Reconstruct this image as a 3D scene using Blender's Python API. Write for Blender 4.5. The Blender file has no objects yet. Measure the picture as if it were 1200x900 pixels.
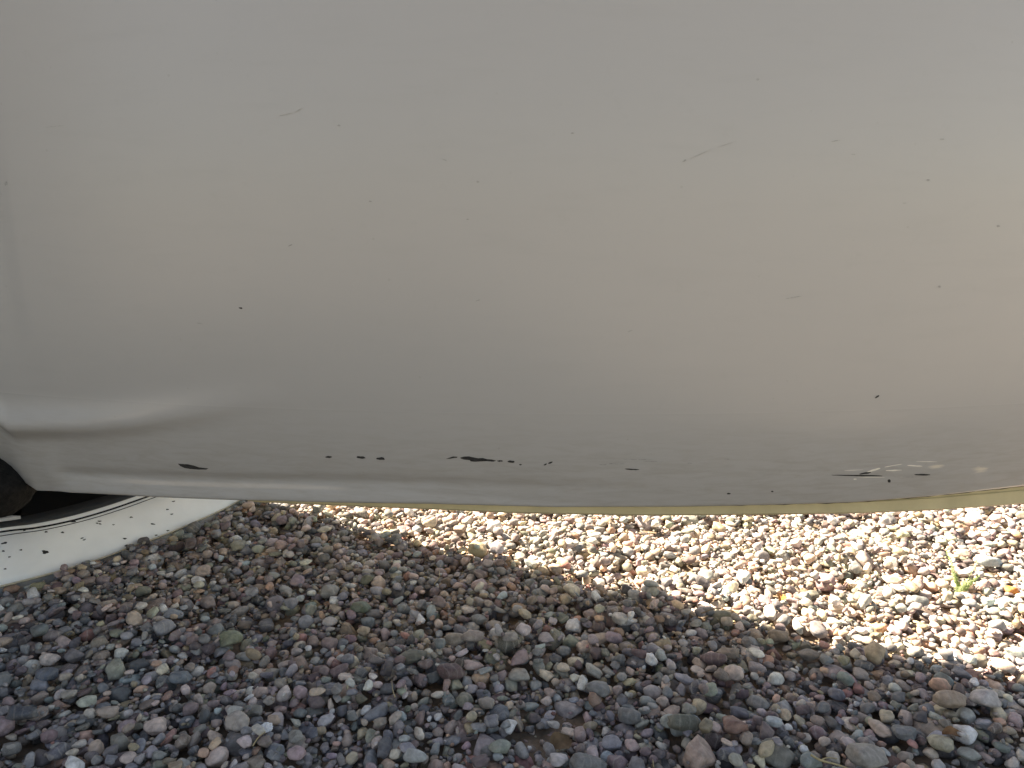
import bpy, bmesh, math, random
import numpy as np
from mathutils import Vector, Matrix, Euler, noise as mnoise

R = math.radians
random.seed(7)
rng = np.random.default_rng(11)
scene = bpy.context.scene

# ------------------------------------------------------------------ camera
CAM = np.array([0.0, 0.0, 0.62])
FPX = 850.0                       # focal length in pixels of the 1200 px wide photograph
PITCH = math.atan(160.0 / FPX)
cd = bpy.data.cameras.new('camera')
cam = bpy.data.objects.new('camera', cd)
scene.collection.objects.link(cam)
cam.location = CAM
cam.rotation_euler = (R(90) - PITCH, 0, 0)
cd.sensor_width = 36
cd.lens = 36 * FPX / 1200
cd.clip_start = 0.02
cd.clip_end = 500
scene.camera = cam

# ------------------------------------------------------------------ light
SUN_EL = R(43)
SUN_DIR = np.array([-0.86, 0.458])           # horizontal direction towards the sun
SUN_DIR = SUN_DIR / np.linalg.norm(SUN_DIR)
w = bpy.data.worlds.new('World'); scene.world = w
w.use_nodes = True
nt = w.node_tree
bg = nt.nodes['Background']
sky = nt.nodes.new('ShaderNodeTexSky')
sky.sky_type = 'NISHITA'; sky.sun_disc = False
sky.sun_elevation = SUN_EL
sky.sun_rotation = math.atan2(SUN_DIR[0], SUN_DIR[1])
sky.altitude = 600; sky.dust_density = 1.5
nt.links.new(sky.outputs[0], bg.inputs[0])
bg.inputs[1].default_value = 0.051
sl = bpy.data.lights.new('sun', 'SUN'); sl.energy = 5.0; sl.angle = R(0.53); sl.color = (1, 0.985, 0.965)
so = bpy.data.objects.new('sun', sl); scene.collection.objects.link(so)
d = Vector((SUN_DIR[0] * math.cos(SUN_EL), SUN_DIR[1] * math.cos(SUN_EL), math.sin(SUN_EL)))
so.rotation_euler = d.to_track_quat('Z', 'Y').to_euler()
so.location = (-3, 3, 4)

vs = scene.view_settings
vs.view_transform = 'Standard'; vs.look = 'None'; vs.gamma = 1; vs.exposure = 2.4
vs.use_white_balance = True; vs.white_balance_temperature = 9500; vs.white_balance_tint = 13
scene.cycles.max_bounces = 8; scene.cycles.diffuse_bounces = 5
scene.cycles.use_denoising = True

# ------------------------------------------------------------------ helpers
cp, sp = math.cos(PITCH), math.sin(PITCH)
def ray(px, py):
    a = (px - 600) / FPX; b = (450 - py) / FPX
    # forward (0,cp,-sp), up (0,sp,cp)
    return np.array([a, cp + b * sp, -sp + b * cp])
def on_z(px, py, z):
    r = ray(px, py); t = (z - CAM[2]) / r[2]
    return CAM + r * t
def proj(p):
    dx, dy, dz = p[0] - CAM[0], p[1] - CAM[1], p[2] - CAM[2]
    f = dy * cp - dz * sp; u = dy * sp + dz * cp
    return 600 + FPX * dx / f, 450 - FPX * u / f, f

def link(name, me, mat=None, parent=None):
    o = bpy.data.objects.new(name, me)
    scene.collection.objects.link(o)
    if mat is not None: me.materials.append(mat)
    if parent is not None: o.parent = parent
    return o
def tag(o, label=None, cat=None, group=None, kind=None):
    for k, v in (('label', label), ('category', cat), ('group', group), ('kind', kind)):
        if v: o[k] = v
    return o
def mesh(name, vs_, fs_, mat=None, parent=None, smooth=False):
    me = bpy.data.meshes.new(name)
    me.from_pydata([tuple(map(float, v)) for v in vs_], [], fs_)
    me.update()
    if smooth: me.polygons.foreach_set('use_smooth', [True] * len(me.polygons))
    return link(name, me, mat, parent)
def lerp_poly(pts, x):
    xs = [p[0] for p in pts]; ys = [p[1] for p in pts]
    return float(np.interp(x, xs, ys))
def smooth_poly(pts, n):
    """Catmull-Rom through points (any dimension), n samples"""
    P = np.array(pts, float); m = len(P)
    E = np.vstack([2 * P[0] - P[1], P, 2 * P[-1] - P[-2]])
    out = []
    for t in np.linspace(0, m - 1 - 1e-9, n):
        i = int(t); u = t - i
        p0, p1, p2, p3 = E[i], E[i + 1], E[i + 2], E[i + 3]
        out.append(0.5 * ((2 * p1) + (-p0 + p2) * u + (2 * p0 - 5 * p1 + 4 * p2 - p3) * u * u + (-p0 + 3 * p1 - 3 * p2 + p3) * u ** 3))
    return np.array(out)
def sstep(a, b, x):
    t = min(1, max(0, (x - a) / (b - a))); return t * t * (3 - 2 * t)

# ------------------------------------------------------------------ materials
def newmat(name):
    m = bpy.data.materials.new(name); m.use_nodes = True
    t = m.node_tree; return m, t, t.nodes['Principled BSDF']
def N(t, typ, **kw):
    n = t.nodes.new(typ)
    for k, v in kw.items(): setattr(n, k, v)
    return n
def noise_node(t, vec, scale, detail=4, rough=0.5, dist=0):
    n = N(t, 'ShaderNodeTexNoise'); n.inputs['Scale'].default_value = scale
    n.inputs['Detail'].default_value = detail; n.inputs['Roughness'].default_value = rough
    n.inputs['Distortion'].default_value = dist
    t.links.new(vec, n.inputs['Vector']); return n
def ramp(t, fac, stops):
    r = N(t, 'ShaderNodeValToRGB')
    els = r.color_ramp.elements
    while len(els) < len(stops): els.new(0.5)
    for e, (p, c) in zip(els, stops):
        e.position = p; e.color = (c, c, c, 1) if isinstance(c, (int, float)) else (*c, 1)
    t.links.new(fac, r.inputs[0]); return r
def mix(t, a, b, fac, blend='MIX'):
    n = N(t, 'ShaderNodeMix', data_type='RGBA', blend_type=blend)
    for s, v in ((n.inputs[0], fac), (n.inputs[6], a), (n.inputs[7], b)):
        if hasattr(v, 'is_linked') or hasattr(v, 'links'): t.links.new(v, s)
        elif isinstance(v, (int, float)): s.default_value = v
        else: s.default_value = (*v, 1)
    return n.outputs[2]
def simple(name, col, rough=0.6, spec=0.5, nscale=40, namt=0.15, bump=0.0, bscale=200):
    m, t, b = newmat(name)
    tc = N(t, 'ShaderNodeTexCoord')
    nz = noise_node(t, tc.outputs['Object'], nscale, 5, 0.6)
    dark = tuple(c * (1 - namt) for c in col); lite = tuple(min(1, c * (1 + namt)) for c in col)
    r = ramp(t, nz.outputs['Fac'], [(0.3, dark), (0.7, lite)])
    t.links.new(r.outputs[0], b.inputs['Base Color'])
    b.inputs['Roughness'].default_value = rough
    b.inputs['Specular IOR Level'].default_value = spec
    if bump:
        n2 = noise_node(t, tc.outputs['Object'], bscale, 4, 0.6)
        bp = N(t, 'ShaderNodeBump'); bp.inputs['Strength'].default_value = bump; bp.inputs['Distance'].default_value = 0.002
        t.links.new(n2.outputs['Fac'], bp.inputs['Height']); t.links.new(bp.outputs[0], b.inputs['Normal'])
    return m

# white paint of the big panel: weathered gloss with faint film of dust low down
WORN_AND_BOUNCE = []
def paint_mat():
    m, t, b = newmat('weathered_white_paint')
    tc = N(t, 'ShaderNodeTexCoord'); ob = tc.outputs['Object']
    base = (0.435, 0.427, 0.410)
    n1 = noise_node(t, ob, 2.2, 3, 0.5)
    c = mix(t, base, (0.420, 0.412, 0.396), ramp(t, n1.outputs['Fac'], [(0.35, 0.0), (0.7, 1.0)]).outputs[0])
    mp = N(t, 'ShaderNodeMapping'); mp.inputs['Scale'].default_value = (0.9, 1, 6)
    t.links.new(ob, mp.inputs[0])
    n2 = noise_node(t, mp.outputs[0], 9, 6, 0.6, 0.4)
    c = mix(t, c, (0.39, 0.382, 0.362), ramp(t, n2.outputs['Fac'], [(0.52, 0.0), (0.8, 0.35)]).outputs[0])
    n3 = noise_node(t, ob, 55, 5, 0.65)
    c = mix(t, c, (0.37, 0.36, 0.34), ramp(t, n3.outputs['Fac'], [(0.60, 0.0), (0.78, 0.25)]).outputs[0])
    vd = N(t, 'ShaderNodeTexVoronoi'); vd.inputs['Scale'].default_value = 70; t.links.new(ob, vd.inputs['Vector'])
    vc = N(t, 'ShaderNodeSeparateColor'); t.links.new(vd.outputs['Color'], vc.inputs[0])
    dm = N(t, 'ShaderNodeMath', operation='MULTIPLY')
    t.links.new(ramp(t, vd.outputs['Distance'], [(0.05, 1.0), (0.12, 0.0)]).outputs[0], dm.inputs[0])
    t.links.new(ramp(t, vc.outputs[0], [(0.86, 0.0), (0.95, 0.35)]).outputs[0], dm.inputs[1])
    c = mix(t, c, (0.30, 0.28, 0.25), dm.outputs[0])
    # splashed dust along the lower edge
    sx = N(t, 'ShaderNodeSeparateXYZ'); t.links.new(ob, sx.inputs[0])
    low = N(t, 'ShaderNodeMapRange'); low.inputs[1].default_value = 0.45; low.inputs[2].default_value = 0.37
    t.links.new(sx.outputs[2], low.inputs[0])
    n4 = noise_node(t, mp.outputs[0], 26, 7, 0.65, 0.8)
    dust = N(t, 'ShaderNodeMath', operation='MULTIPLY')
    t.links.new(low.outputs[0], dust.inputs[0])
    t.links.new(ramp(t, n4.outputs['Fac'], [(0.42, 0.0), (0.68, 0.55)]).outputs[0], dust.inputs[1])
    c = mix(t, c, (0.34, 0.315, 0.28), dust.outputs[0])
    for wc, wr in (((0.475, 0.842, 0.362), (0.024, 0.02, 0.006)), ((0.530, 0.862, 0.362), (0.030, 0.03, 0.011))):  # a worn pale spot, then sunlight bounced off the gravel, painted in warm
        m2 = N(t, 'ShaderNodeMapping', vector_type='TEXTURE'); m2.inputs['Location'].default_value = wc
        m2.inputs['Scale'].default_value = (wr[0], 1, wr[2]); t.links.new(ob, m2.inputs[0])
        WORN_AND_BOUNCE.append(m2)
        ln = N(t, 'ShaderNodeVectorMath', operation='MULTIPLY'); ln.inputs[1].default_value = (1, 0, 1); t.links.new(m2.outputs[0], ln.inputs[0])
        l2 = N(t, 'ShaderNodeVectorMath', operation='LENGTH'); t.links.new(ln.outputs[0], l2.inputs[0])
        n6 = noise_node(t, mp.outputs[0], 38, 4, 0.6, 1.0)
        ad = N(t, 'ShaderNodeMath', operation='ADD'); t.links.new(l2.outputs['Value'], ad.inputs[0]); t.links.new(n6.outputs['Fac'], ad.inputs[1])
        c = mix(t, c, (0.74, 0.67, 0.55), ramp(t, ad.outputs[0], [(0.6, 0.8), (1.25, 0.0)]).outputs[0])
    t.links.new(c, b.inputs['Base Color'])
    rr = N(t, 'ShaderNodeMapRange'); rr.inputs[3].default_value = 0.40; rr.inputs[4].default_value = 0.55
    t.links.new(n2.outputs['Fac'], rr.inputs[0]); t.links.new(rr.outputs[0], b.inputs['Roughness'])
    b.inputs['Coat Weight'].default_value = 0.8
    cr = N(t, 'ShaderNodeMapRange'); cr.inputs[3].default_value = 0.30; cr.inputs[4].default_value = 0.06
    t.links.new(low.outputs[0], cr.inputs[0]); t.links.new(cr.outputs[0], b.inputs['Coat Roughness'])
    n5 = noise_node(t, ob, 420, 2, 0.5)
    bp = N(t, 'ShaderNodeBump'); bp.inputs['Strength'].default_value = 0.05; bp.inputs['Distance'].default_value = 0.0006
    t.links.new(n5.outputs['Fac'], bp.inputs['Height']); t.links.new(bp.outputs[0], b.inputs['Normal'])
    return m
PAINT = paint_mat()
SILL = simple('white_sill_paint', (0.88, 0.90, 0.90), 0.35, 0.5, 14, 0.05)
CREAM = simple('cream_edge', (0.55, 0.50, 0.38), 0.6, 0.3, 60, 0.2)
TRIM = simple('beige_trim', (0.58, 0.50, 0.30), 0.55, 0.4, 25, 0.10, 0.1, 300)
BLACK = simple('black_rubber', (0.006, 0.006, 0.006), 0.7, 0.3, 90, 0.4, 0.3, 250)
BOOT = simple('gritty_rubber', (0.013, 0.0125, 0.0115), 0.9, 0.2, 130, 0.6, 0.9, 260)
LEDGE = simple('dark_grey_plastic', (0.062, 0.066, 0.070), 0.6, 0.4, 60, 0.2, 0.2, 200)
CHIP = simple('bared_dark_primer', (0.035, 0.034, 0.033), 0.7, 0.3, 300, 0.4)
SMUDGE = simple('grey_smudge', (0.365, 0.36, 0.345), 0.6, 0.3, 300, 0.3)
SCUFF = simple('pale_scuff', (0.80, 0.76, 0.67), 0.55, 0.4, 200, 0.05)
METAL = simple('pale_grey_metal', (0.45, 0.46, 0.47), 0.4, 0.5, 60, 0.1)
STRAW = simple('dry_straw', (0.42, 0.34, 0.20), 0.8, 0.3, 120, 0.2)
TWIG = simple('twig_bark', (0.20, 0.13, 0.07), 0.9, 0.2, 200, 0.3)
LEAFDRY = simple('dead_leaf_brown', (0.15, 0.095, 0.055), 0.8, 0.2, 120, 0.35)
GREEN = simple('weed_green', (0.33, 0.42, 0.22), 0.6, 0.3, 120, 0.3)
PAPER = simple('white_scrap', (0.75, 0.76, 0.78), 0.7, 0.3, 100, 0.1)

def soil_mat():
    m, t, b = newmat('gravel_and_soil')
    tc = N(t, 'ShaderNodeTexCoord'); ob = tc.outputs['Object']
    v = N(t, 'ShaderNodeTexVoronoi'); v.inputs['Scale'].default_value = 46; t.links.new(ob, v.inputs['Vector'])
    v.inputs['Randomness'].default_value = 1
    hs = N(t, 'ShaderNodeSeparateColor'); t.links.new(v.outputs['Color'], hs.inputs[0])
    r = ramp(t, hs.outputs[0], [(0.0, (0.10, 0.095, 0.10)), (0.25, (0.21, 0.19, 0.185)), (0.5, (0.29, 0.235, 0.21)),
                                (0.75, (0.22, 0.235, 0.24)), (1.0, (0.45, 0.40, 0.34))])
    dk = ramp(t, v.outputs['Distance'], [(0.0, 1.0), (0.55, 0.75), (0.8, 0.2)])
    c = mix(t, r.outputs[0], dk.outputs[0], 1.0, 'MULTIPLY')
    t.links.new(c, b.inputs['Base Color'])
    b.inputs['Roughness'].default_value = 0.85
    bp = N(t, 'ShaderNodeBump'); bp.inputs['Strength'].default_value = 1.0; bp.inputs['Distance'].default_value = 0.012
    bp.invert = True
    t.links.new(v.outputs['Distance'], bp.inputs['Height']); t.links.new(bp.outputs[0], b.inputs['Normal'])
    return m
SOIL = soil_mat()
DIRT = simple('brown_dirt', (0.19, 0.145, 0.11), 0.95, 0.2, 60, 0.4, 1.0, 120)

def pebble_mat():
    m, t, b = newmat('river_pebble_stone')
    ac = N(t, 'ShaderNodeAttribute'); ac.attribute_name = 'stone_colour'
    ar = N(t, 'ShaderNodeAttribute'); ar.attribute_name = 'stone_rest'
    vec = ar.outputs['Vector']
    n1 = noise_node(t, vec, 110, 5, 0.6, 0.3)
    c = mix(t, ac.outputs['Color'], ramp(t, n1.outputs['Fac'], [(0.25, 0.55), (0.5, 0.95), (0.75, 1.4)]).outputs[0], 1.0, 'MULTIPLY')
    # fine mineral speckle, alpha of the colour says how speckled a stone is
    n2 = noise_node(t, vec, 620, 3, 0.7)
    spk = N(t, 'ShaderNodeMath', operation='MULTIPLY')
    t.links.new(ramp(t, n2.outputs['Fac'], [(0.55, 0.0), (0.68, 1.0)]).outputs[0], spk.inputs[0])
    t.links.new(ac.outputs['Alpha'], spk.inputs[1])
    c = mix(t, c, (0.42, 0.39, 0.36), spk.outputs[0])
    n2b = noise_node(t, vec, 480, 3, 0.7)
    c = mix(t, c, (0.06, 0.055, 0.055), ramp(t, n2b.outputs['Fac'], [(0.62, 0.0), (0.74, 0.5)]).outputs[0])
    # layered veins
    wv = N(t, 'ShaderNodeTexWave'); wv.inputs['Scale'].default_value = 28; wv.inputs['Distortion'].default_value = 7
    wv.inputs['Detail'].default_value = 3; t.links.new(vec, wv.inputs['Vector'])
    vm = N(t, 'ShaderNodeMath', operation='MULTIPLY')
    t.links.new(ramp(t, wv.outputs['Fac'], [(0.86, 0.0), (0.97, 0.6)]).outputs[0], vm.inputs[0])
    t.links.new(ac.outputs['Alpha'], vm.inputs[1])
    c = mix(t, c, (0.5, 0.46, 0.42), vm.outputs[0])
    # powdery dust
    n3 = noise_node(t, vec, 45, 4, 0.6)
    c = mix(t, c, (0.33, 0.29, 0.255), ramp(t, n3.outputs['Fac'], [(0.5, 0.0), (0.8, 0.4)]).outputs[0])
    t.links.new(c, b.inputs['Base Color'])
    rr = N(t, 'ShaderNodeMapRange'); rr.inputs[3].default_value = 0.45; rr.inputs[4].default_value = 0.85
    t.links.new(n1.outputs['Fac'], rr.inputs[0]); t.links.new(rr.outputs[0], b.inputs['Roughness'])
    b.inputs['Specular IOR Level'].default_value = 0.35
    n4 = noise_node(t, vec, 260, 5, 0.65)
    bp = N(t, 'ShaderNodeBump'); bp.inputs['Strength'].default_value = 0.55; bp.inputs['Distance'].default_value = 0.0016
    t.links.new(n4.outputs['Fac'], bp.inputs['Height']); t.links.new(bp.outputs[0], b.inputs['Normal'])
    return m
PEB = pebble_mat()

# ------------------------------------------------------------------ ground sheet
SOIL_Z = -0.052
def ground_z(x, y):
    return SOIL_Z
g = []
gx = [-60, -20, -8, -3, 3, 8, 20, 60]; gy = [-60, -20, -8, -3, 0.0, 3, 8, 20, 60]
# outer sheet stays at the gravel's own surface height and dips under the modelled pebbles
PX0, PX1, PY0, PY1 = -1.30, 1.75, 0.15, 2.60
xs = [-80, -20, -5, PX0 - 0.03, PX0 + 0.03, 0.1, PX1 - 0.03, PX1 + 0.03, 5, 20, 80]
ys = [-80, -20, -5, -1, PY0 - 0.03, PY0 + 0.03, 1.4, PY1 - 0.03, PY1 + 0.03, 5, 20, 80]
V = []; F = []; 
for j, y in enumerate(ys):
    for i, x in enumerate(xs):
        inside = PX0 + .02 <= x <= PX1 - .02 and PY0 + .02 <= y <= PY1 - .02
        V.append((x, y, -0.025 if inside else -0.012))
nx = len(xs)
for j in range(len(ys) - 1):
    for i in range(nx - 1):
        F.append((j * nx + i, j * nx + i + 1, (j + 1) * nx + i + 1, (j + 1) * nx + i))
ground = mesh('ground', V, F, SOIL)
ground.data.materials.append(DIRT)
for p in ground.data.polygons:
    if p.center.z < -0.02: p.material_index = 1
tag(ground, kind='structure')

# ------------------------------------------------------------------ white vehicle: swung-out panel, sill, body
car = bpy.data.objects.new('white_vehicle', None); scene.collection.objects.link(car)
car.location = (-1.2, 1.6, 0)
tag(car, 'white vehicle with scratched curved panel overhanging the gravel, dark opening at its left end', 'vehicle')
def keep(o):                        # parented without moving
    o.parent = car; o.matrix_parent_inverse = Matrix.Translation(-Vector(car.location)); return o

def yb(x):                          # plan line of the panel's lower edge
    return 0.80 + (x - 0.10) ** 2 / (2 * 2.2)
EDGE = [(-700, 520), (-200, 530), (-60, 534), (0, 541), (14, 549), (30, 566), (42, 574), (100, 576), (180, 580.5), (270, 584), (400, 587), (500, 588.5), (650, 593), (800, 593), (900, 591), (1000, 588), (1100, 580), (1200, 569), (1300, 556), (1500, 524)]
STRIPB = [(-700, 520), (0, 560), (250, 580), (300, 588), (400, 592.5), (500, 596.5), (600, 601), (750, 604), (900, 603), (1000, 601.5), (1100, 597.5), (1200, 590), (1300, 580), (1500, 560)]
def z_at(x, y, table):              # height at which the point (x, y) lies on the pixel line
    z = 0.33
    for _ in range(12):
        px, py, f = proj((x, y, z))
        z -= (lerp_poly(table, px) - py) * f / FPX
    return z
def bulge(x, z):
    """how far the skin stands out towards the viewer at height h above the lower edge"""
    h = z
    left = 1 - sstep(-0.60, -0.22, x)
    # flange, then tuck, then main swell
    b = 0.0
    rt = sstep(-0.30, 0.22, x)
    flange = 0.020 * (1 - rt) * sstep(-0.60, -0.57, x)
    a = max(0.0, h - flange)
    sw = 0.050 * (1 - math.exp(-(a / 0.13)))          # lower skin leans outwards going up
    b += sw + 0.16 * min(h, flange)
    b -= 0.275 * min(0.35, max(0, h - 0.34)) ** 2           # turns back above
    hh = max(0, h - 0.55); b -= (hh * hh if hh < 0.3 else 0.09 + 0.6 * (hh - 0.3)) * 0.7
    fl = (1 - sstep(-0.2, 0.25, x)) * sstep(-0.60, -0.57, x)
    b += 0.0035 * fl * math.exp(-((h - 0.0) / 0.012) ** 2) - 0.0030 * fl * math.exp(-((h - 0.026) / 0.007) ** 2)
    # character line on the left
    hc = 0.094 + 0.045 * sstep(-0.55, -0.15, x) 
    dh = h - hc
    wd = 0.013 if dh < 0 else 0.021
    b += 0.0125 * left * math.exp(-(dh / wd) ** 2)
    return b
HT = 1.75  # upper skin is out of view, made tall to shade gravel behind the camera
def front(x, h, zb):
    return (x, yb(x) - bulge(x, h), zb + h)
XS = np.concatenate([np.linspace(-1.25, -0.72, 14), np.linspace(-0.70, -0.50, 40), np.linspace(-0.495, 0.72, 150), np.linspace(0.73, 0.84, 8)])
HS = np.concatenate([[0], np.linspace(0.002, 0.05, 24), np.linspace(0.053, 0.22, 46), np.linspace(0.23, 0.98, 40), np.linspace(1.0, HT, 14)])
ZB = {float(x): z_at(float(x), yb(float(x)), EDGE) for x in XS}
V = []; F = []
nh = len(HS)
for x in XS:
    x = float(x); zb = ZB[x]
    end = sstep(0.72, 0.84, x)
    for h in HS:
        px, py, pz = front(x, float(h), zb)
        V.append((px, py + 0.05 * end * end, pz))
nfr = len(V)
for i in range(len(XS) - 1):
    for j in range(nh - 1):
        F.append((i * nh + j, (i + 1) * nh + j, (i + 1) * nh + j + 1, i * nh + j + 1))
# rolled lower lip and back return
for i, x in enumerate(XS):
    x = float(x); zb = ZB[x]; end = sstep(0.72, 0.84, x)
    y0 = V[i * nh][1]
    V += [(x, y0 + 0.0022, zb - 0.0016), (x, y0 + 0.006, zb - 0.0016), (x, y0 + 0.010, zb + 0.003), (x, y0 + 0.012, zb + 0.02)]
for i in range(len(XS) - 1):
    a = nfr + i * 4; b = a + 4
    F.append((i * nh, a, b, (i + 1) * nh))
    for k in range(3): F.append((a + k, a + k + 1, b + k + 1, b + k))
# top roll-over and right end cap
nt0 = len(V)
for i, x in enumerate(XS):
    y0 = V[i * nh + nh - 1][1]; z0 = V[i * nh + nh - 1][2]
    V += [(float(x), y0 + 0.05, z0 + 0.02), (float(x), yb(float(x)) + 0.62, z0 - 0.25)]
for i in range(len(XS) - 1):
    a = nt0 + i * 2; b = a + 2
    F.append((i * nh + nh - 1, (i + 1) * nh + nh - 1, b, a)); F.append((a, b, b + 1, a + 1))
iL = len(XS) - 1
ne0 = len(V)
for j in range(nh):
    q = V[iL * nh + j]; V.append((q[0] + 0.012, q[1] + 0.03, q[2])); V.append((q[0], max(yb(q[0]) + 0.13, q[1] + 0.06), q[2]))
for j in range(nh - 1):
    F.append((iL * nh + j, ne0 + 2 * j, ne0 + 2 * j + 2, iL * nh + j + 1)); F.append((ne0 + 2 * j, ne0 + 2 * j + 1, ne0 + 2 * j + 3, ne0 + 2 * j + 2))
panel = keep(mesh('panel', V, F, PAINT, smooth=True))
tag(panel, 'broad white outer panel, scratched along its lower edge')

def on_panel(px, py, off=0.0004):
    r = ray(px, py)
    t0, t1 = 0.4, 1.4
    def f(t):
        p = CAM + r * t
        zb = float(np.interp(p[0], XS, [ZB[float(q)] for q in XS])) if False else np.interp(p[0], XS, ZBA)
        return p[1] - (yb(p[0]) - bulge(p[0], max(0.0, p[2] - zb)))
    for _ in range(40):
        tm = (t0 + t1) / 2
        if f(tm) > 0: t1 = tm
        else: t0 = tm
    return CAM + r * (t0 - off / 1.0)
ZBA = np.array([ZB[float(q)] for q in XS])

def patch(name, cx, cy, lx, ly, ang=0, mat=CHIP, n=14, jag=0.25, sub=panel, taper=0.0, off=0.0004, bend=0.0, shape=None):
    """irregular flat chip or mark lying on the skin: a fan with its own small thickness"""
    ring = []
    ca, sa = math.cos(R(ang)), math.sin(R(ang))
    for k in range(n):
        a = 2 * math.pi * k / n
        rr = 1 + random.uniform(-jag, jag)
        u = math.cos(a) * lx / 2 * (1 + random.uniform(-jag, jag) * 0.3)
        v = math.sin(a) * ly / 2 * rr * (1 - taper * math.cos(a))
        v += bend * (u / (lx / 2)) ** 2
        ring.append((cx + u * ca - v * sa, cy + u * sa + v * ca))
    if shape: ring = shape[::-1]; n = len(ring)
    V = [on_panel(cx, cy, off)] + [on_panel(a, b, off) for a, b in ring] + [on_panel(a, b, -0.0006) for a, b in ring]
    F = []
    for k in range(n):
        k2 = (k + 1) % n
        F.append((0, 1 + k2, 1 + k)); F.append((1 + k, 1 + k2, 1 + n + k2, 1 + n + k))
    o = mesh(name, V, F, mat)
    o.parent = sub; o.matrix_parent_inverse = sub.matrix_world.inverted() if False else Matrix.Identity(4)
    return o
for nd, (a, b) in zip(WORN_AND_BOUNCE, ((1098, 547), (1149, 551))):
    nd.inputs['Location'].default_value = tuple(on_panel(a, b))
def outl(pts, k, ox, oy): return [(ox + a / k, oy + b / k) for a, b in pts]
o = patch('paint_chip', 565, 538.5, 1, 1, shape=outl([(263,175),(290,167),(330,165),(360,172),(400,180),(440,178),(475,188),(510,190),(545,200),(520,207),(470,203),(420,205),(380,208),(345,205),(335,195),(290,190),(265,182)], 6.667, 500, 510))
o['label'] = 'largest black paint chip, in the middle of the row'
patch('paint_chip', 531.5, 536.2, 1, 1, shape=outl([(150,185),(180,175),(205,166),(240,168),(238,176),(215,178),(185,184)], 6.667, 500, 510))
o = patch('paint_chip', 225, 547.3, 1, 1, shape=outl([(25,130),(42,131),(60,132),(82,137),(100,143),(118,145),(133,147),(125,151),(98,151),(70,149),(50,146),(34,139)], 3, 200, 500))
o['label'] = 'tapered black paint chip at the left'
for a in [(385, 535.6, 8, 2.2, 0, 0, None), (423, 536.2, 11, 3.2, 5, 0, None),
          (446, 537.5, 10, 3.2, 4, 0, None), (586, 540.2, 7, 1.6, 0, 0, None),
          (599, 541.0, 8, 3.0, 2, 0, None), (610, 544.5, 3, 1.4, 0, 0, None), (639, 544.3, 4.5, 1.6, -25, 0, None), (645, 542.2, 5.5, 2.2, -22, 0, None),
          (741, 550, 17, 1.6, 3, 0, None), (1005, 557.3, 62, 1.7, 1, 0, None), (1014, 554.5, 14, 2.0, -8, 0, None), (1081, 556.3, 20, 1.9, 1, 0, None),
          (1042, 563.6, 3.5, 4.6, 0, 0, None), (1028, 465, 6, 1.8, -35, 0, None), (282, 361, 4.5, 1.8, 8, 0, None), (854, 578.5, 4.5, 1.8, 0, 0, None),
          (905, 576, 3, 1.6, 0, 0, None), (888, 93, 3, 3, 0, 0, None), (340, 287.5, 6, 1.3, -25, 0, None), (1101, 336, 3.4, 2.4, 0, 0, None), (1170, 265, 4, 2.6, 0, 0, None), (560, 213, 3.4, 2.2, 0, 0, None)]:
    cx, cy, lx, ly, ang, tp, lab = a
    o = patch('paint_chip', cx, cy, lx, ly, ang, CHIP if cy > 350 else SMUDGE, 18, 0.28, taper=tp)
    if lab: o['label'] = lab
for a in [(722, 543.5, 22, 1.3, 1), (708, 544.5, 12, 1.2, 0), (768, 541, 30, 1.0, 2), (748, 538.6, 36, 0.9, 1), (807, 543, 8, 1.6, 0), (852, 538, 6, 1.3, 0),
          (802, 188.5, 5, 2.0, -30), (820, 181, 26, 0.5, -24), (852, 169, 22, 0.45, -18), (1062, 559, 26, 0.9, 0), (434, 236, 3.5, 2, 0), (234, 379, 8, 1.2, 10),
          (930, 348.5, 20, 1.1, -10), (350, 129, 10, 0.8, -30), (335, 134, 16, 0.5, -12), (1088, 211, 4, 2.2, 0), (1060, 238, 4, 1.8, 0), (65, 148, 24, 0.5, -6),
          (7, 215, 3.5, 5, 0), (1104, 163, 5, 1.6, 0), (397, 147, 4, 2, 0), (738, 388, 7, 1.2, -20), (671, 156, 4, 1.6, 0), (1000, 181, 5, 1.2, 0), (980, 165, 12, 1, -10), (548, 257, 3, 1.4, 0), (520, 187, 8, 1, 20), (560, 352, 6, 1, -20)]:
    patch('scratch', *a, mat=SMUDGE, n=12, jag=0.3)
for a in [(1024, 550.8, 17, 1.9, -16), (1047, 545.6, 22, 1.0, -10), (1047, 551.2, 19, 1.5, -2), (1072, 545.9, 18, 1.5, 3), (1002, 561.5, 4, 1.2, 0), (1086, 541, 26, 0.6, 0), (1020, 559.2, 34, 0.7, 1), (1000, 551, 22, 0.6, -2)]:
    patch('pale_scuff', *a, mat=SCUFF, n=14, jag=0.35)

# beige inner trim hanging just behind and below the skin, with a black seal
V = []; F = []
XT = np.concatenate([np.linspace(-1.15, -0.5, 14), np.linspace(-0.49, 0.80, 90)])
prof = None
for x in XT:
    x = float(x); y0 = yb(x) + 0.016
    zt = z_at(x, yb(x), EDGE) + 0.012
    zl = z_at(x, y0 + 0.004, STRIPB)
    zl = min(zl, zt - 0.004)
    zm = zl + (zt - zl) * 0.42
    V += [(x, y0 + 0.002, zt), (x, y0 + 0.002, zm + 0.0012), (x, y0 + 0.0005, zm), (x, y0, zl + 0.003), (x, y0 + 0.003, zl), (x, y0 + 0.10, zl + 0.012), (x, y0 + 0.114, zl + 0.03), (x, y0 + 0.114 + 0.06, 1.70)]
for i in range(len(XT) - 1):
    for k in range(7): F.append((i * 8 + k, i * 8 + k + 1, (i + 1) * 8 + k + 1, (i + 1) * 8 + k))
e = (len(XT) - 1) * 8
F.append(tuple(e + k for k in range(8)))
trim = keep(mesh('inner_trim', V, F, TRIM, smooth=False))
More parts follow.
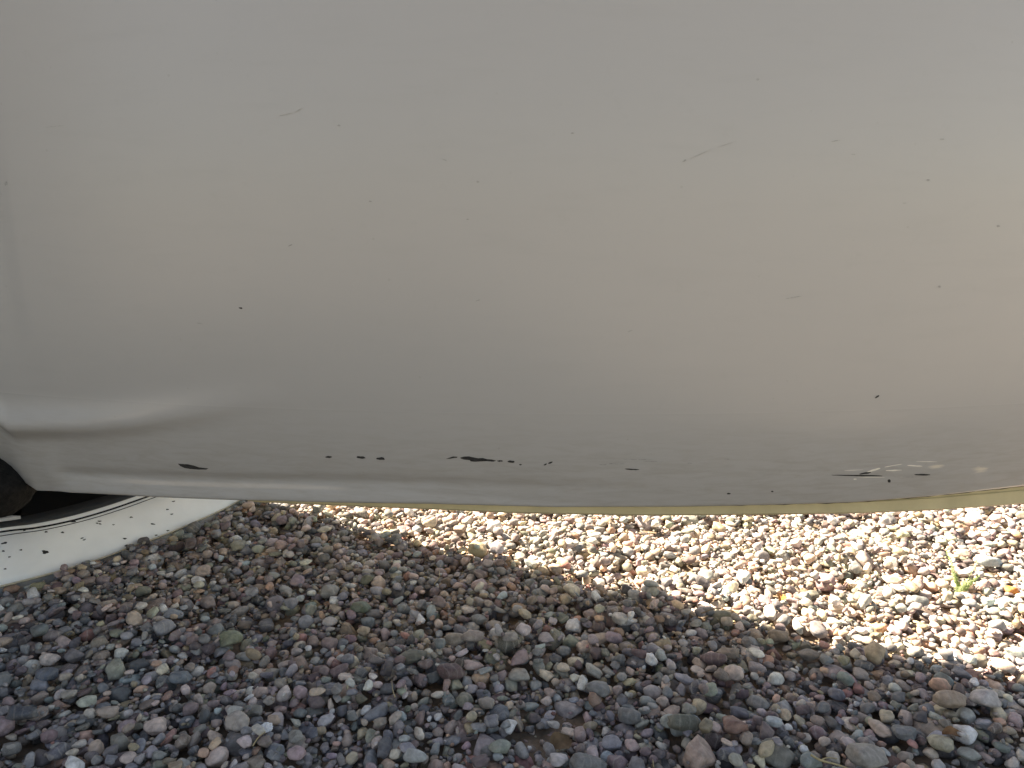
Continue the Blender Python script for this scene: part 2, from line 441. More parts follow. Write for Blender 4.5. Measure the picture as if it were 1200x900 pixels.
tag(trim, 'beige inner trim showing below the white edge')

def tube(name, pts, rad, mat, n=8, closed=True, taper=None):
    P = [Vector(tuple(map(float, p))) for p in pts]
    V = []; F = []
    for i, p in enumerate(P):
        tdir = (P[min(i + 1, len(P) - 1)] - P[max(i - 1, 0)]).normalized()
        up = Vector((0, 0, 1)) if abs(tdir.z) < 0.9 else Vector((1, 0, 0))
        a = tdir.cross(up).normalized(); b = a.cross(tdir).normalized()
        r_ = rad(i / (len(P) - 1)) if callable(rad) else rad
        for k in range(n):
            th = 2 * math.pi * k / n
            V.append(p + a * math.cos(th) * r_ + b * math.sin(th) * r_)
    for i in range(len(P) - 1):
        for k in range(n):
            k2 = (k + 1) % n
            F.append((i * n + k, i * n + k2, (i + 1) * n + k2, (i + 1) * n + k))
    F.append(tuple(range(n))[::-1]); F.append(tuple((len(P) - 1) * n + k for k in range(n)))
    return mesh(name, V, F, mat, smooth=True)
pts = []
for x in np.linspace(0.02, 0.80, 60):
    x = float(x); zb = z_at(x, yb(x), EDGE)
    pts.append((x, yb(x) + 0.011, zb - 0.0030 + 0.0006 * math.sin(x * 63) * math.sin(x * 171)))
seal = keep(tube('seal', pts, lambda u: 0.0008 + 0.0026 * u ** 0.7, BLACK, 8))

# ---- sill: the white curved band under the opening
LOW = [(-330, 760), (-140, 722), (0, 687), (40, 677), (80, 666), (117, 654.5), (153, 641), (190, 627.5), (227, 612), (263.5, 595.5), (277, 588), (292, 581)]
SEAM = [(-330, 668), (-140, 646), (0, 624), (43, 619), (87, 610), (130, 597.5), (173, 582.5), (200, 573.5)]
LEDG = [(-330, 644), (-140, 627), (0, 611), (25, 605.5), (60, 598), (100, 587.5), (132, 578.5), (165, 569)]
ZL, ZS = 0.008, 0.072
low = smooth_poly([on_z(a, b, ZL) for a, b in LOW], 60)
seam = smooth_poly([on_z(a, b, ZS) for a, b in SEAM], 60)
ledg = smooth_poly([on_z(a, b, ZS + 0.004) for a, b in LEDG], 60)
# lengthen the hidden far ends so the three lines finish together behind the panel
CORNER = low[-1].copy()
def extend(P, q, k=8):
    q = np.array(q)
    return np.vstack([P, [P[-1] + (q - P[-1]) * (i / k) for i in range(1, k + 1)]])
low_ = extend(low, (CORNER[0] + 0.003, CORNER[1] + 0.006, ZL))
seam_ = extend(seam, (CORNER[0] - 0.05, CORNER[1] - 0.01, ZS))
ledg_ = extend(ledg, (CORNER[0] - 0.09, CORNER[1] - 0.02, ZS + 0.004))
n = len(low_)
V = []; F = []
for i in range(n):
    a, b = low_[i], seam_[i]
    out = np.array([b[0] - a[0], b[1] - a[1], 0]); out /= np.linalg.norm(out)
    V.append(a + np.array([0, 0, -0.05]) + out * 0.02)          # tucked into the gravel
    V.append(a + np.array([0, 0, -0.004]) + out * 0.006)
    V.append(a)
    for k in (0.12, 0.3, 0.5, 0.7, 0.88, 0.97):
        m_ = a + (b - a) * k; m_ = m_ + np.array([0, 0, 0.012 * math.sin(math.pi * k)]); V.append(m_)
    V.append(b + np.array([0, 0, 0.0]))
rows = 10
for i in range(n - 1):
    for k in range(rows - 1): F.append((i * rows + k, (i + 1) * rows + k, (i + 1) * rows + k + 1, i * rows + k + 1))
sill = keep(mesh('sill', V, F, SILL, smooth=True)); tag(sill, 'white curved sill spotted with dark specks')
pts = [V[i * rows + 2] + np.array([0, 0, -0.001]) for i in range(n)]
keep(tube('edge_bead', pts, 0.0022, CREAM, 6))
for (off, rad) in ((0.0, 0.0019), (0.13, 0.0007)):
    pts = []
    for i in range(n):
        b, a = seam_[i], low_[i]
        pts.append(b + (a - b) * off + np.array([0, 0, 0.0008 + (0.012 * math.sin(math.pi * (1 - off)) if off else 0)]))
    keep(tube('seal', pts, rad, BLACK, 6))
# rounded white lip then dark ledge
V = []; F = []
for i in range(n):
    a, b = seam_[i], ledg_[i]
    V += [a + (b - a) * 0.05 + np.array([0, 0, -0.002]), a + (b - a) * 0.08 + np.array([0, 0, 0.003]), a + (b - a) * 0.2 + np.array([0, 0, 0.004])]
for i in range(n - 1):
    for k in range(2): F.append((i * 3 + k, (i + 1) * 3 + k, (i + 1) * 3 + k + 1, i * 3 + k + 1))
keep(mesh('sill_lip', V, F, SILL, smooth=True))
V = []; F = []
for i in range(n):
    a, b = seam_[i], ledg_[i]
    V += [a + (b - a) * 0.2 + np.array([0, 0, 0.001]), a + (b - a) * 0.24 + np.array([0, 0, 0.0045]), b, b + np.array([0, 0, -0.03])]
for i in range(n - 1):
    for k in range(3): F.append((i * 4 + k, (i + 1) * 4 + k, (i + 1) * 4 + k + 1, i * 4 + k + 1))
keep(mesh('ledge', V, F, LEDGE, smooth=True))
# specks on the sill
def on_sill(px, py):
    # intersect with the band surface by walking i and k
    best = None
    for i in range(n):
        a, b = low_[i], seam_[i]
        for k in np.linspace(0, 1, 25):
            m_ = a + (b - a) * k + np.array([0, 0, 0.012 * math.sin(math.pi * k)])
            q = proj(m_); dd = (q[0] - px) ** 2 + (q[1] - py) ** 2
            if best is None or dd < best[0]: best = (dd, m_, i)
    dd, m_, i = best
    j = min(i + 1, n - 1); tg = low_[j] - low_[j - 1]; tg /= np.linalg.norm(tg)
    ac = seam_[i] - low_[i]; ac /= np.linalg.norm(ac)
    nr = np.cross(tg, ac); nr = nr if nr[2] > 0 else -nr
    nr /= np.linalg.norm(nr)
    return m_, tg, ac, nr
for (px, py, sx_, sy_) in [(86, 612, 5, 8), (52, 648, 6, 7), (149, 637, 5, 4), (146, 633, 3, 4), (4, 639, 7, 3), (54, 624, 3, 3), (74, 624, 3, 3), (115, 611, 3, 3.5),
                           (113, 614, 2, 3), (118, 614.5, 2, 3), (155, 606, 3, 3), (180, 616, 3, 5), (198, 598, 2.5, 3), (202, 604.5, 3, 3), (202, 587, 3, 3), (197, 619, 3, 2.4),
                           (183, 628.5, 3, 2.6), (188, 627, 3, 2.6), (97, 631, 4, 1.4), (134, 617, 2, 2), (24, 645, 3, 2), (4, 668, 3, 2), (3, 646, 2.5, 3), (28, 622, 3, 2), (100, 633, 4, 1.4), (14, 652, 2.5, 1.6)]:
    m_, tg, ac, nr = on_sill(px, py)
    f = proj(m_)[2] / FPX
    V = [m_ + nr * 0.0012]; F = []
    nn = 9
    for lev, hh in ((1.0, 0.0008), (1.05, -0.0005)):
        for k in range(nn):
            th = 2 * math.pi * k / nn; rr = lev * (1 + 0.3 * math.sin(k * 2.3 + px))
            V.append(m_ + tg * math.cos(th) * sx_ * 0.42 * f * rr + ac * math.sin(th) * sy_ * 0.42 * f * rr + nr * hh)
    for k in range(nn):
        k2 = (k + 1) % nn
        F.append((0, 1 + k, 1 + k2)); F.append((1 + k, 1 + nn + k, 1 + nn + k2, 1 + k2))
    o = mesh('speck', V, F, CHIP); o.parent = sill
sill_specks = [o for o in bpy.data.objects if o.name.startswith('speck')]

# ---- dark housing behind the ledge and the bodywork above
seam2 = [(float(p[0]), float(p[1])) for p in ledg_[::6]] 
first = seam2[0]
C = (float(CORNER[0]) - 0.014, float(CORNER[1] - 0.014))
outline = [(-2.6, -0.5)] + [(first[0] - 0.25, first[1] - 0.25)] + seam2 + [C, (-1.95, 2.33), (-3.4, 2.3), (-3.4, -0.5)]
up2 = []
for i in range(len(seam2)):
    p, q = np.array(seam2[max(i - 1, 0)]), np.array(seam2[min(i + 1, len(seam2) - 1)])
    tg = (q - p) / np.linalg.norm(q - p)
    up2.append((seam2[i][0] - tg[1] * 0.14 * (1 - i / (len(seam2) - 1)), seam2[i][1] + tg[0] * 0.14 * (1 - i / (len(seam2) - 1))))
outline_up = [(-2.6, -0.5), (first[0] - 0.35, first[1] - 0.20)] + up2 + [C, (-1.95, 2.33), (-3.4, 2.3), (-3.4, -0.5)]
def prism(name, pts, z0, z1, mat, cap_bottom=True, cap_top=True, inset=0.0, bevel=0.0):
    bm = bmesh.new()
    b_ = [bm.verts.new((x, y, z0)) for x, y in pts]; t_ = [bm.verts.new((x, y, z1)) for x, y in pts]
    m_ = len(pts)
    for i in range(m_):
        j = (i + 1) % m_
        bm.faces.new((b_[i], b_[j], t_[j], t_[i]))
    if cap_bottom: bm.faces.new(b_[::-1])
    if cap_top: bm.faces.new(t_)
    bmesh.ops.recalc_face_normals(bm, faces=bm.faces)
    if bevel:
        es = [e for e in bm.edges if all(v.co.z > z1 - 1e-4 for v in e.verts)]
        bmesh.ops.bevel(bm, geom=es, offset=bevel, segments=5, affect='EDGES', profile=0.6)
    me = bpy.data.meshes.new(name); bm.to_mesh(me); bm.free()
    return link(name, me, mat)
body = keep(prism('body', outline_up, 0.47, 2.45, PAINT, bevel=0.14)); tag(body, 'unseen white body bulk behind the dark opening, shaped to cast shadow')  # unseen bulk, its corner and height shaped to cast the shadow on the gravel
# housing: floor strip behind the ledge, back wall set in, added light-blocking wall at the corner
inner = []
P2 = np.array(seam2)
for i, p in enumerate(P2):
    tg = P2[min(i + 1, len(P2) - 1)] - P2[max(i - 1, 0)]; tg /= np.linalg.norm(tg)
    nrm = np.array([-tg[1], tg[0]])
    inner.append(p + nrm * 0.34)
V = []; F = []
for a, b in zip(P2, inner):
    V += [(a[0], a[1], 0.062), (b[0], b[1], 0.062), (b[0], b[1], 0.474)]
for i in range(len(P2) - 1):
    for k in range(2): F.append((i * 3 + k, (i + 1) * 3 + k, (i + 1) * 3 + k + 1, i * 3 + k + 1))
keep(mesh('housing_liner', V, F, BLACK))
keep(prism('rear_shadow_wall', [C, (C[0] - 0.05, C[1] - 0.05), (-1.95, 2.23), (-1.95, 2.325)], 0.0, 0.468, BLACK))  # unseen wall added at the corner to block light under the body
keep(prism('lower_body', [(first[0] - 0.02, first[1] - 0.02), (first[0] - 0.33, first[1] - 0.24), (-2.58, -0.48), (-3.38, -0.48), (-3.38, 2.27), (-2.0, 2.20), (-1.8, 1.75), (first[0] - 0.5, first[1] + 0.2)], 0.10, 0.468, PAINT))
# pale sliver of metal at the far left of the ledge
a = on_z(-45, 601, 0.122); b = on_z(24, 604.5, 0.122); c = on_z(-4, 608.5, 0.122); d_ = on_z(-45, 614, 0.122)
q = [a, b, c, d_]
V = [p for p in q] + [p + np.array([0, 0, -0.006]) for p in q]
keep(mesh('metal_strip', V, [(0, 1, 2, 3), (7, 6, 5, 4), (0, 4, 5, 1), (1, 5, 6, 2), (2, 6, 7, 3), (3, 7, 4, 0)], METAL))

# gritty black rubber lump under the notch of the panel
def lump(name, cpx, cpy, depth, rx, ry, rz, mat, seed):
    r_ = ray(cpx, cpy); c = CAM + r_ * (depth / r_[1])
    bm = bmesh.new(); bmesh.ops.create_icosphere(bm, subdivisions=5, radius=1)
    for v in bm.verts:
        q = v.co.copy()
        k = 1 / (abs(q.x) ** 3.2 + abs(q.y) ** 3.2 + abs(q.z) ** 3.2) ** (1 / 3.2)
        q = q * k
        q = q * (1 + 0.05 * mnoise.noise(q * 2.2 + Vector((seed, 0, 0))) + 0.02 * mnoise.noise(q * 9) + 0.012 * mnoise.noise(q * 28))
        v.co = (q.x * rx, q.y * ry, q.z * rz)
    rot = Euler((0, R(28), 0)).to_matrix()
    for v in bm.verts: v.co = rot @ v.co + Vector(tuple(c))
    for f in bm.faces: f.smooth = True
    me = bpy.data.meshes.new(name); bm.to_mesh(me); bm.free()
    return link(name, me, mat)
boot = keep(lump('rubber_boot', -16, 564, 0.93, 0.055, 0.045, 0.034, BOOT, 3)); tag(boot, 'gritty black rubber lump in the opening')

# ------------------------------------------------------------------ gravel
def ico(sub):
    bm = bmesh.new(); bmesh.ops.create_icosphere(bm, subdivisions=sub, radius=1)
    v = np.array([x.co[:] for x in bm.verts]); f = np.array([[y.index for y in x.verts] for x in bm.faces]); bm.free()
    return v, f
IV = {1: ico(1), 2: ico(2), 3: ico(3)}
NSH = 60
shapes = {1: [], 2: [], 3: []}
for s in range(NSH):
    r_ = np.random.default_rng(100 + s)
    p = r_.uniform(2.0, 3.2)
    ph = r_.uniform(0, 50, 3)
    cuts = []
    for _ in range(r_.integers(0, 3) if s % 3 else r_.integers(5, 10)):
        nv = r_.normal(size=3); nv /= np.linalg.norm(nv); cuts.append((nv, r_.uniform(0.62, 0.9)))
    tx, ty = r_.uniform(-0.28, 0.28, 2)
    for sub in (1, 2, 3):
        v = IV[sub][0].copy()
        k = (np.abs(v) ** p).sum(1) ** (-1 / p)
        v = v * k[:, None]
        nz = np.array([mnoise.noise(Vector(q * 1.1 + ph)) + 0.35 * mnoise.noise(Vector(q * 2.6 + ph)) for q in v])
        v = v * (1 + 0.30 * nz)[:, None]
        v[:, 1] *= 1 + tx * v[:, 0]; v[:, 2] *= 1 + ty * v[:, 0]
        for nv, dd in cuts:
            h = v @ nv - dd
            v = v - np.outer(np.maximum(h, 0) * 0.88, nv)
        ext = np.abs(v).max(0); v = v / ext
        shapes[sub].append(v)

# palette: linear base colours of the stones (dark slate, mauve, tan, olive, pink, pale)
PAL = [((0.105, 0.115, 0.130), 14), ((0.155, 0.165, 0.175), 15), ((0.20, 0.19, 0.195), 13), ((0.165, 0.125, 0.135), 10), ((0.125, 0.090, 0.095), 6),
       ((0.25, 0.20, 0.175), 11), ((0.22, 0.185, 0.125), 7), ((0.30, 0.245, 0.20), 8), ((0.165, 0.175, 0.140), 8), ((0.34, 0.30, 0.26), 6),
       ((0.42, 0.39, 0.36), 6), ((0.26, 0.16, 0.12), 3.2), ((0.36, 0.23, 0.15), 1.2), ((0.085, 0.080, 0.085), 6), ((0.17, 0.215, 0.225), 4), ((0.23, 0.11, 0.095), 1.0)]
PW = np.array([q[1] for q in PAL], float); PW /= PW.sum()
def stone_colour(r_):
    c = np.array(PAL[r_.choice(len(PAL), p=PW)][0])
    c = c.mean() + (c - c.mean()) * 0.8
    return np.clip(c * np.array([1.04, 0.99, 0.965]) * 1.85 * r_.uniform(0.50, 1.45) * (1 + r_.normal(0, 0.035, 3)), 0.02, 0.7)

RES = 0.0015
W = int((PX1 - PX0) / RES); H = int((PY1 - PY0) / RES)
HM = np.full((H, W), SOIL_Z, np.float32)
# gentle undulation of the bed
yy, xx = np.mgrid[0:H, 0:W]
ux = PX0 + xx * RES; uy = PY0 + yy * RES
HM += (0.004 * np.sin(ux * 7.1 + 1.3) * np.sin(uy * 6.3) + 0.003 * np.sin(ux * 17 + uy * 11)).astype(np.float32)
# the hollow near the bottom of the frame
hp = on_z(640, 872, 0.0)
HM -= (0.012 * np.exp(-(((ux - hp[0]) / 0.05) ** 2 + ((uy - hp[1]) / 0.03) ** 2))).astype(np.float32)
lw = low[::3, :2]
sd = np.full((H // 6 + 1, W // 6 + 1), 9.0)
cxx = PX0 + np.arange(sd.shape[1])[None, :] * RES * 6; cyy = PY0 + np.arange(sd.shape[0])[:, None] * RES * 6
for q in lw: sd = np.minimum(sd, np.hypot(cxx - q[0], cyy - q[1]))
HM += (0.009 * np.exp(-(sd / 0.07) ** 2)).repeat(6, 0).repeat(6, 1)[:H, :W].astype(np.float32)
ID = np.full((H, W), -1, np.int32)
stones = []
def stamp(M, cx, cy):
    """M = inverse-square matrix; returns window, lower and upper surfaces relative to the centre"""
    S = np.linalg.inv(M)
    ex, ey = math.sqrt(S[0, 0]), math.sqrt(S[1, 1])
    i0 = int((cx - ex - PX0) / RES); i1 = int((cx + ex - PX0) / RES) + 2
    j0 = int((cy - ey - PY0) / RES); j1 = int((cy + ey - PY0) / RES) + 2
    if i0 < 0 or j0 < 0 or i1 >= W or j1 >= H: return None
    X = (PX0 + np.arange(i0, i1) * RES - cx)[None, :]; Y = (PY0 + np.arange(j0, j1) * RES - cy)[:, None]
    B = M[0, 2] * X + M[1, 2] * Y
    Cq = M[0, 0] * X * X + M[1, 1] * Y * Y + 2 * M[0, 1] * X * Y - 1
    D = B * B - M[2, 2] * Cq
    ok = D > 0
    s = np.sqrt(np.where(ok, D, 0))
    return (j0, j1, i0, i1), ok, (-B - s) / M[2, 2], (-B + s) / M[2, 2]
def rotm(yaw, ax, ay):
    cz, sz = math.cos(yaw), math.sin(yaw); cx, sx = math.cos(ax), math.sin(ax); cy, sy = math.cos(ay), math.sin(ay)
    Rz = np.array([[cz, -sz, 0], [sz, cz, 0], [0, 0, 1]]); Rx = np.array([[1, 0, 0], [0, cx, -sx], [0, sx, cx]]); Ry = np.array([[cy, 0, sy], [0, 1, 0], [-sy, 0, cy]])
    return Rx @ Ry @ Rz
def try_at(cx, cy, sz, Rm, sink):
    M = Rm @ np.diag(1 / sz ** 2) @ Rm.T
    st = stamp(M, cx, cy)
    if st is None: return None
    (j0, j1, i0, i1), ok, lo, up = st
    gap = HM[j0:j1, i0:i1] - lo
    z = gap[ok].max() - sink * sz[2]
    return z, st
def commit(cx, cy, z, sz, Rm, st, col, sp_, label=None):
    (j0, j1, i0, i1), ok, lo, up = st
    top = up + z
    win = HM[j0:j1, i0:i1]; m_ = ok & (top > win)
    win[m_] = top[m_]; ID[j0:j1, i0:i1][m_] = len(stones)
    stones.append(dict(c=(cx, cy, z), s=sz, R=Rm, col=col, sp=sp_, shape=int(rng.integers(NSH)), label=label))
def lowland(cx, cy):
    # skip what lies under the car body and outside what anyone could see
    return cx < -0.95 and cy > 0.95 + 0.0 and (cy - 1.1) > (cx + 0.95) * 1.6 + 0.15
NP = 45000
sizes = np.clip(np.exp(rng.normal(math.log(0.0074), 0.36, NP)), 0.0048, 0.0225)
# coarser, deeper stones go first, so the small ones nest on top of them
order = np.argsort(-(sizes + rng.normal(0, 0.006, NP))); sizes = sizes[order]
U = rng.random((NP, 5, 2)); A = rng.normal(0, 1, (NP, 5, 2)); YW = rng.random((NP, 5)) * math.pi * 2
asp = rng.uniform(0.50, 0.95, NP); flat = rng.uniform(0.30, 0.78, NP)
tiltk = rng.uniform(0.06, 0.5, NP)
for n_ in range(NP):
    a_ = sizes[n_] * 1.2
    sz = np.array([a_, a_ * asp[n_], a_ * flat[n_]])
    # clusters: a region is chosen, then several resting places within it are compared
    bx = PX0 + 0.03 + U[n_, 0, 0] * (PX1 - PX0 - 0.06); by = PY0 + 0.03 + U[n_, 0, 1] * (PY1 - PY0 - 0.06)
    if lowland(bx, by): continue
    if (abs(bx) > 0.45 + by * 0.62 or by < 0.62 or by > 2.0) and n_ % 5 > 1: continue
    best = None
    for k in range(5):
        cx = bx + (U[n_, k, 0] - 0.5) * 0.05; cy = by + (U[n_, k, 1] - 0.5) * 0.05
        Rm = rotm(YW[n_, k], A[n_, k, 0] * tiltk[n_], A[n_, k, 1] * tiltk[n_])
        r_ = try_at(cx, cy, sz, Rm, 0.16)
        if r_ is None: continue
        if best is None or r_[0] < best[0]: best = (r_[0], r_[1], cx, cy, Rm)
    if best is None: continue
    z, st, cx, cy, Rm = best
    commit(cx, cy, z, sz, Rm, st, stone_colour(rng), float(rng.random() ** 2 * 0.7))
for n_ in range(7000):
    a_ = rng.uniform(0.0026, 0.0046); sz = np.array([a_, a_ * 0.8, a_ * 0.6])
    bx = -0.9 + rng.random() * 1.9; by = 0.72 + rng.random() * 1.2
    if lowland(bx, by): continue
    best = None
    for k in range(6):
        cx = bx + rng.normal() * 0.012; cy = by + rng.normal() * 0.012
        if not (PX0 < cx < PX1 and PY0 < cy < PY1): continue
        Rm = rotm(rng.random() * 6, rng.normal() * 0.4, rng.normal() * 0.4)
        r_ = try_at(cx, cy, sz, Rm, 0.1)
        if r_ and (best is None or r_[0] < best[0]): best = (r_[0], r_[1], cx, cy, Rm)
    if best: commit(best[2], best[3], best[0], sz, best[4], best[1], stone_colour(rng) * 0.9, 0.1)
core = HM[int(0.3 / RES):int(1.3 / RES), int(0.7 / RES):int(2.0 / RES)]
LIFT = -float(np.percentile(core, 70))
# stones one can single out in the photograph: pixel, width and height in pixels, colour, turn
SPECIAL = [(118, 843, 21, 15, (0.45, 0.36, 0.31), 10, 'pale pinkish oval pebble near the lower left'),
           (1112, 830, 33, 21, (0.36, 0.28, 0.22), 0, 'large tan pebble beside a pale one at lower right'),
           (1143, 829, 32, 21, (0.46, 0.43, 0.43), 20, 'large pale lilac pebble beside a tan one'),
           (524, 796, 30, 20, (0.13, 0.085, 0.09), 30, 'dark maroon pebble'),
           (697, 816, 24, 26, (0.24, 0.24, 0.245), 70, 'big speckled grey pebble standing steep'),
           (609, 789, 24, 15, (0.44, 0.42, 0.38), -20, 'pale smooth pebble'),
           (792, 857, 36, 18, (0.14, 0.145, 0.12), 0, 'dark olive flat pebble'),
           (210, 800, 22, 21, (0.16, 0.19, 0.22), 80, 'blue grey rounded pebble'),
           (538, 750, 26, 14, (0.36, 0.31, 0.265), 0, 'beige blocky pebble'),
           (559, 760, 24, 17, (0.38, 0.33, 0.31), 15, 'pinkish beige angular pebble'),
           (857, 870, 17, 29, (0.24, 0.14, 0.115), 88, 'rusty brown upright pebble'),
           (1096, 870, 27, 20, (0.37, 0.35, 0.27), -35, 'cream oval pebble'),
           (1182, 684, 15, 9, (0.50, 0.20, 0.05), 0, 'orange pebble in the sun'),
           (1165, 664, 26, 9, (0.36, 0.43, 0.46), -10, 'flat pale blue stone in the sun'),
           (760, 697, 16, 17, (0.42, 0.44, 0.43), 70, 'pale grey oval pebble at the shadow edge'),
           (690, 896, 40, 20, (0.2, 0.2, 0.2), 5, None), (17, 854, 30, 20, (0.085, 0.095, 0.115), 10, None),
           (55, 792, 27, 18, (0.13, 0.15, 0.185), -40, None), 
           (483, 882, 27, 11, (0.42, 0.43, 0.42), 0, 'white flat oval pebble'),
           (580, 885, 24, 19, (0.27, 0.30, 0.26), 20, 'pale green rounded pebble'),
           (901, 858, 20, 13, (0.40, 0.44, 0.46), 10, 'pale blue oval pebble'),
           (420, 716, 21, 17, (0.13, 0.16, 0.12), 70, 'dark green pebble'),
           (1022, 896, 40, 30, (0.30, 0.28, 0.26), 15, None), (1137, 876, 22, 18, (0.32, 0.33, 0.31), 40, None),
           (1062, 868, 20, 26, (0.17, 0.18, 0.19), 60, None), (940, 893, 28, 20, (0.22, 0.26, 0.26), 30, None),
           (860, 770, 26, 15, (0.28, 0.22, 0.18), 0, None), (910, 745, 18, 22, (0.26, 0.2, 0.15), 60, None),
           (832, 778, 30, 12, (0.19, 0.13, 0.13), -15, None), (951, 760, 21, 22, (0.22, 0.20, 0.18), 60, None)]
for (px, py, wx, hy, col, yaw, lab) in SPECIAL:
    if not wx: continue
    p = on_z(px, py, 0.002)
    depth = proj(p)[2]; k = depth / FPX
    a_ = wx * 0.56 * k; c_ = hy * 0.56 * k
    long_ = max(a_, c_)
    sz = np.array([long_, min(long_, max(c_ * 1.15, long_ * 0.62)), long_ * 0.55])
    Rm = rotm(R(yaw), -0.3, 0.05)
    best = None
    for dx in (-0.006, 0, 0.006):
        for dy in (-0.008, 0, 0.008):
            r_ = try_at(p[0] + dx, p[1] + dy, sz, Rm, 0.5)
            if r_ and (best is None or r_[0] < best[0]): best = (r_[0], r_[1], p[0] + dx, p[1] + dy)
    if best is None: continue
    commit(best[2], best[3], best[0], sz, Rm, best[1], np.array(col), 0.25, lab or '')

cnt = np.bincount(ID[ID >= 0].ravel(), minlength=len(stones))
def seen_score(i):
    s = stones[i]; x, y, z = s['c']
    px, py, f = proj((x, y, z + LIFT))
    lim = np.interp(px, [-50, 30, 190, 277, 400, 750, 1000, 1200, 1260], [700, 680, 628, 588, 592, 604, 601, 590, 585])
    if not (4 < px < 1196 and lim + 2 < py < 897): return 0
    if s['label'] is not None: return 1e9
    return cnt[i] / f ** 3
score = np.array([seen_score(i) for i in range(len(stones))])
own = set(np.argsort(-score)[:300].tolist())
BV, BF, BC, BR = [], [], [], []
def stone_geo(i, sub):
    s = stones[i]
    u = shapes[sub][s['shape']] * s['s']
    v = u @ s['R'].T + np.array(s['c']) + np.array([0, 0, LIFT])
    rest = u + np.array([math.sin(i * 12.9) * 9, math.sin(i * 78.2) * 9, math.sin(i * 3.7) * 9])
    return v, rest, np.append(s['col'], s['sp'])
def stone_mesh(name, v, f, rest, col):
    me = bpy.data.meshes.new(name)
    me.vertices.add(len(v)); me.vertices.foreach_set('co', np.asarray(v, np.float32).ravel())
    me.loops.add(len(f) * 3); me.loops.foreach_set('vertex_index', np.asarray(f, np.int32).ravel())
    me.polygons.add(len(f)); me.polygons.foreach_set('loop_start', np.arange(0, len(f) * 3, 3, dtype=np.int32))
    me.polygons.foreach_set('use_smooth', np.ones(len(f), bool))
    me.update(calc_edges=True)
    a = me.attributes.new('stone_colour', 'FLOAT_COLOR', 'POINT'); a.data.foreach_set('color', np.asarray(col, np.float32).ravel())
    a = me.attributes.new('stone_rest', 'FLOAT_VECTOR', 'POINT'); a.data.foreach_set('vector', np.asarray(rest, np.float32).ravel())
    return me
print('N', len(stones))
LW = low_[:, :2]
def behind_sill(x, y, r_):
    if x > -0.55 or y < 0.9 and x > -1.0: return False
    k = int(np.argmin(np.hypot(LW[:, 0] - x, LW[:, 1] - y)))
    if k == len(LW) - 1: return False
    tg = LW[min(k + 1, len(LW) - 1)] - LW[max(k - 1, 0)]; tg = tg / np.linalg.norm(tg)
    side = -tg[1] * (x - LW[k, 0]) + tg[0] * (y - LW[k, 1])
    return side > -0.25 * r_
off = 0; tris = 0; kept = 0
for i, s in enumerate(stones):
    foot = math.pi * s['s'][0] * s['s'][1] / RES ** 2
    if i not in own and (cnt[i] < 2 or cnt[i] < 0.055 * foot): continue
    if behind_sill(s['c'][0], s['c'][1], s['s'][0]): continue
    px, py, f = proj((s['c'][0], s['c'][1], s['c'][2] + LIFT))
    near = -60 < px < 1260 and 570 < py < 960 and f < 1.9 and s['s'][0] * FPX / f > 7.6
    sub = 3 if near or i in own else 1 if s['s'][0] < 0.0047 else 2
    v, rest, col = stone_geo(i, sub)
    fc = IV[sub][1]
    if i in own:
        o = link('pebble', stone_mesh('pebble', v - np.array(s['c']), fc, rest, np.tile(col, (len(v), 1))), PEB, ground)
        o.location = s['c']
        if s['label']: o['label'] = s['label']
        continue
    BV.append(v); BF.append(fc + off); BC.append(np.tile(col, (len(v), 1))); BR.append(rest); off += len(v); kept += 1
gme = stone_mesh('gravel', np.vstack(BV), np.vstack(BF), np.vstack(BR), np.vstack(BC))
gravel = link('gravel', gme, PEB, ground); gravel['kind'] = 'stuff'
print('stones', len(stones), 'kept', kept, 'tris', len(gme.polygons), 'lift', LIFT)

def surf(x, y):
    i = int((x - PX0) / RES); j = int((y - PY0) / RES)
    return float(HM[max(0, j - 3):j + 4, max(0, i - 3):i + 4].max()) + LIFT
def lie(px, py, lift=0.001):
    z = 0.0
    for _ in range(6):
        p = on_z(px, py, z); z = 0.5 * z + 0.5 * (surf(p[0], p[1]) + lift)
    return np.array([p[0], p[1], z])
# ------------------------------------------------------------------ straws, twigs, leaves, weed
def straw(pxs, rad, mat, name, label, cat, group=None, up=0.004):
    P = [lie(a, b, up) for a, b in pxs]
    P = smooth_poly(P, 14)
    o = tube(name, P, lambda u: rad * (1 - 0.5 * u), mat, 6)
    return tag(o, label, cat, group)
G = 'dry stalks lying on the gravel'
straw([(152, 697), (156, 688), (158, 682)], 0.0007, STRAW, 'straw', 'pale short straw below the white sill at the left', 'straw', G)
straw([(463, 817), (460, 806), (459, 797)], 0.0008, STRAW, 'straw', 'upright pale straw left of the dark maroon pebble', 'straw', G)
straw([(509, 684), (515, 676), (514, 667), (509, 661)], 0.0008, STRAW, 'straw', 'curled straw just below the sunlit edge, centre left', 'straw', G)
straw([(296, 875), (303, 864), (311, 857)], 0.0009, STRAW, 'straw', 'yellowish straw beside the crumpled white scrap', 'straw', G)
straw([(766, 899), (765, 890)], 0.0008, STRAW, 'straw', 'short straw cut by the bottom edge of the view', 'straw', G)
straw([(822, 718), (840, 714), (858, 716)], 0.0008, TWIG, 'twig', 'thin brown twig in the shade near the shadow edge', 'twig', G)
tw = bpy.data.objects.new('twig', None); scene.collection.objects.link(tw)
p0 = lie(950, 886); tw.location = p0
tag(tw, 'forked tan twig lying at the bottom right of centre', 'twig')
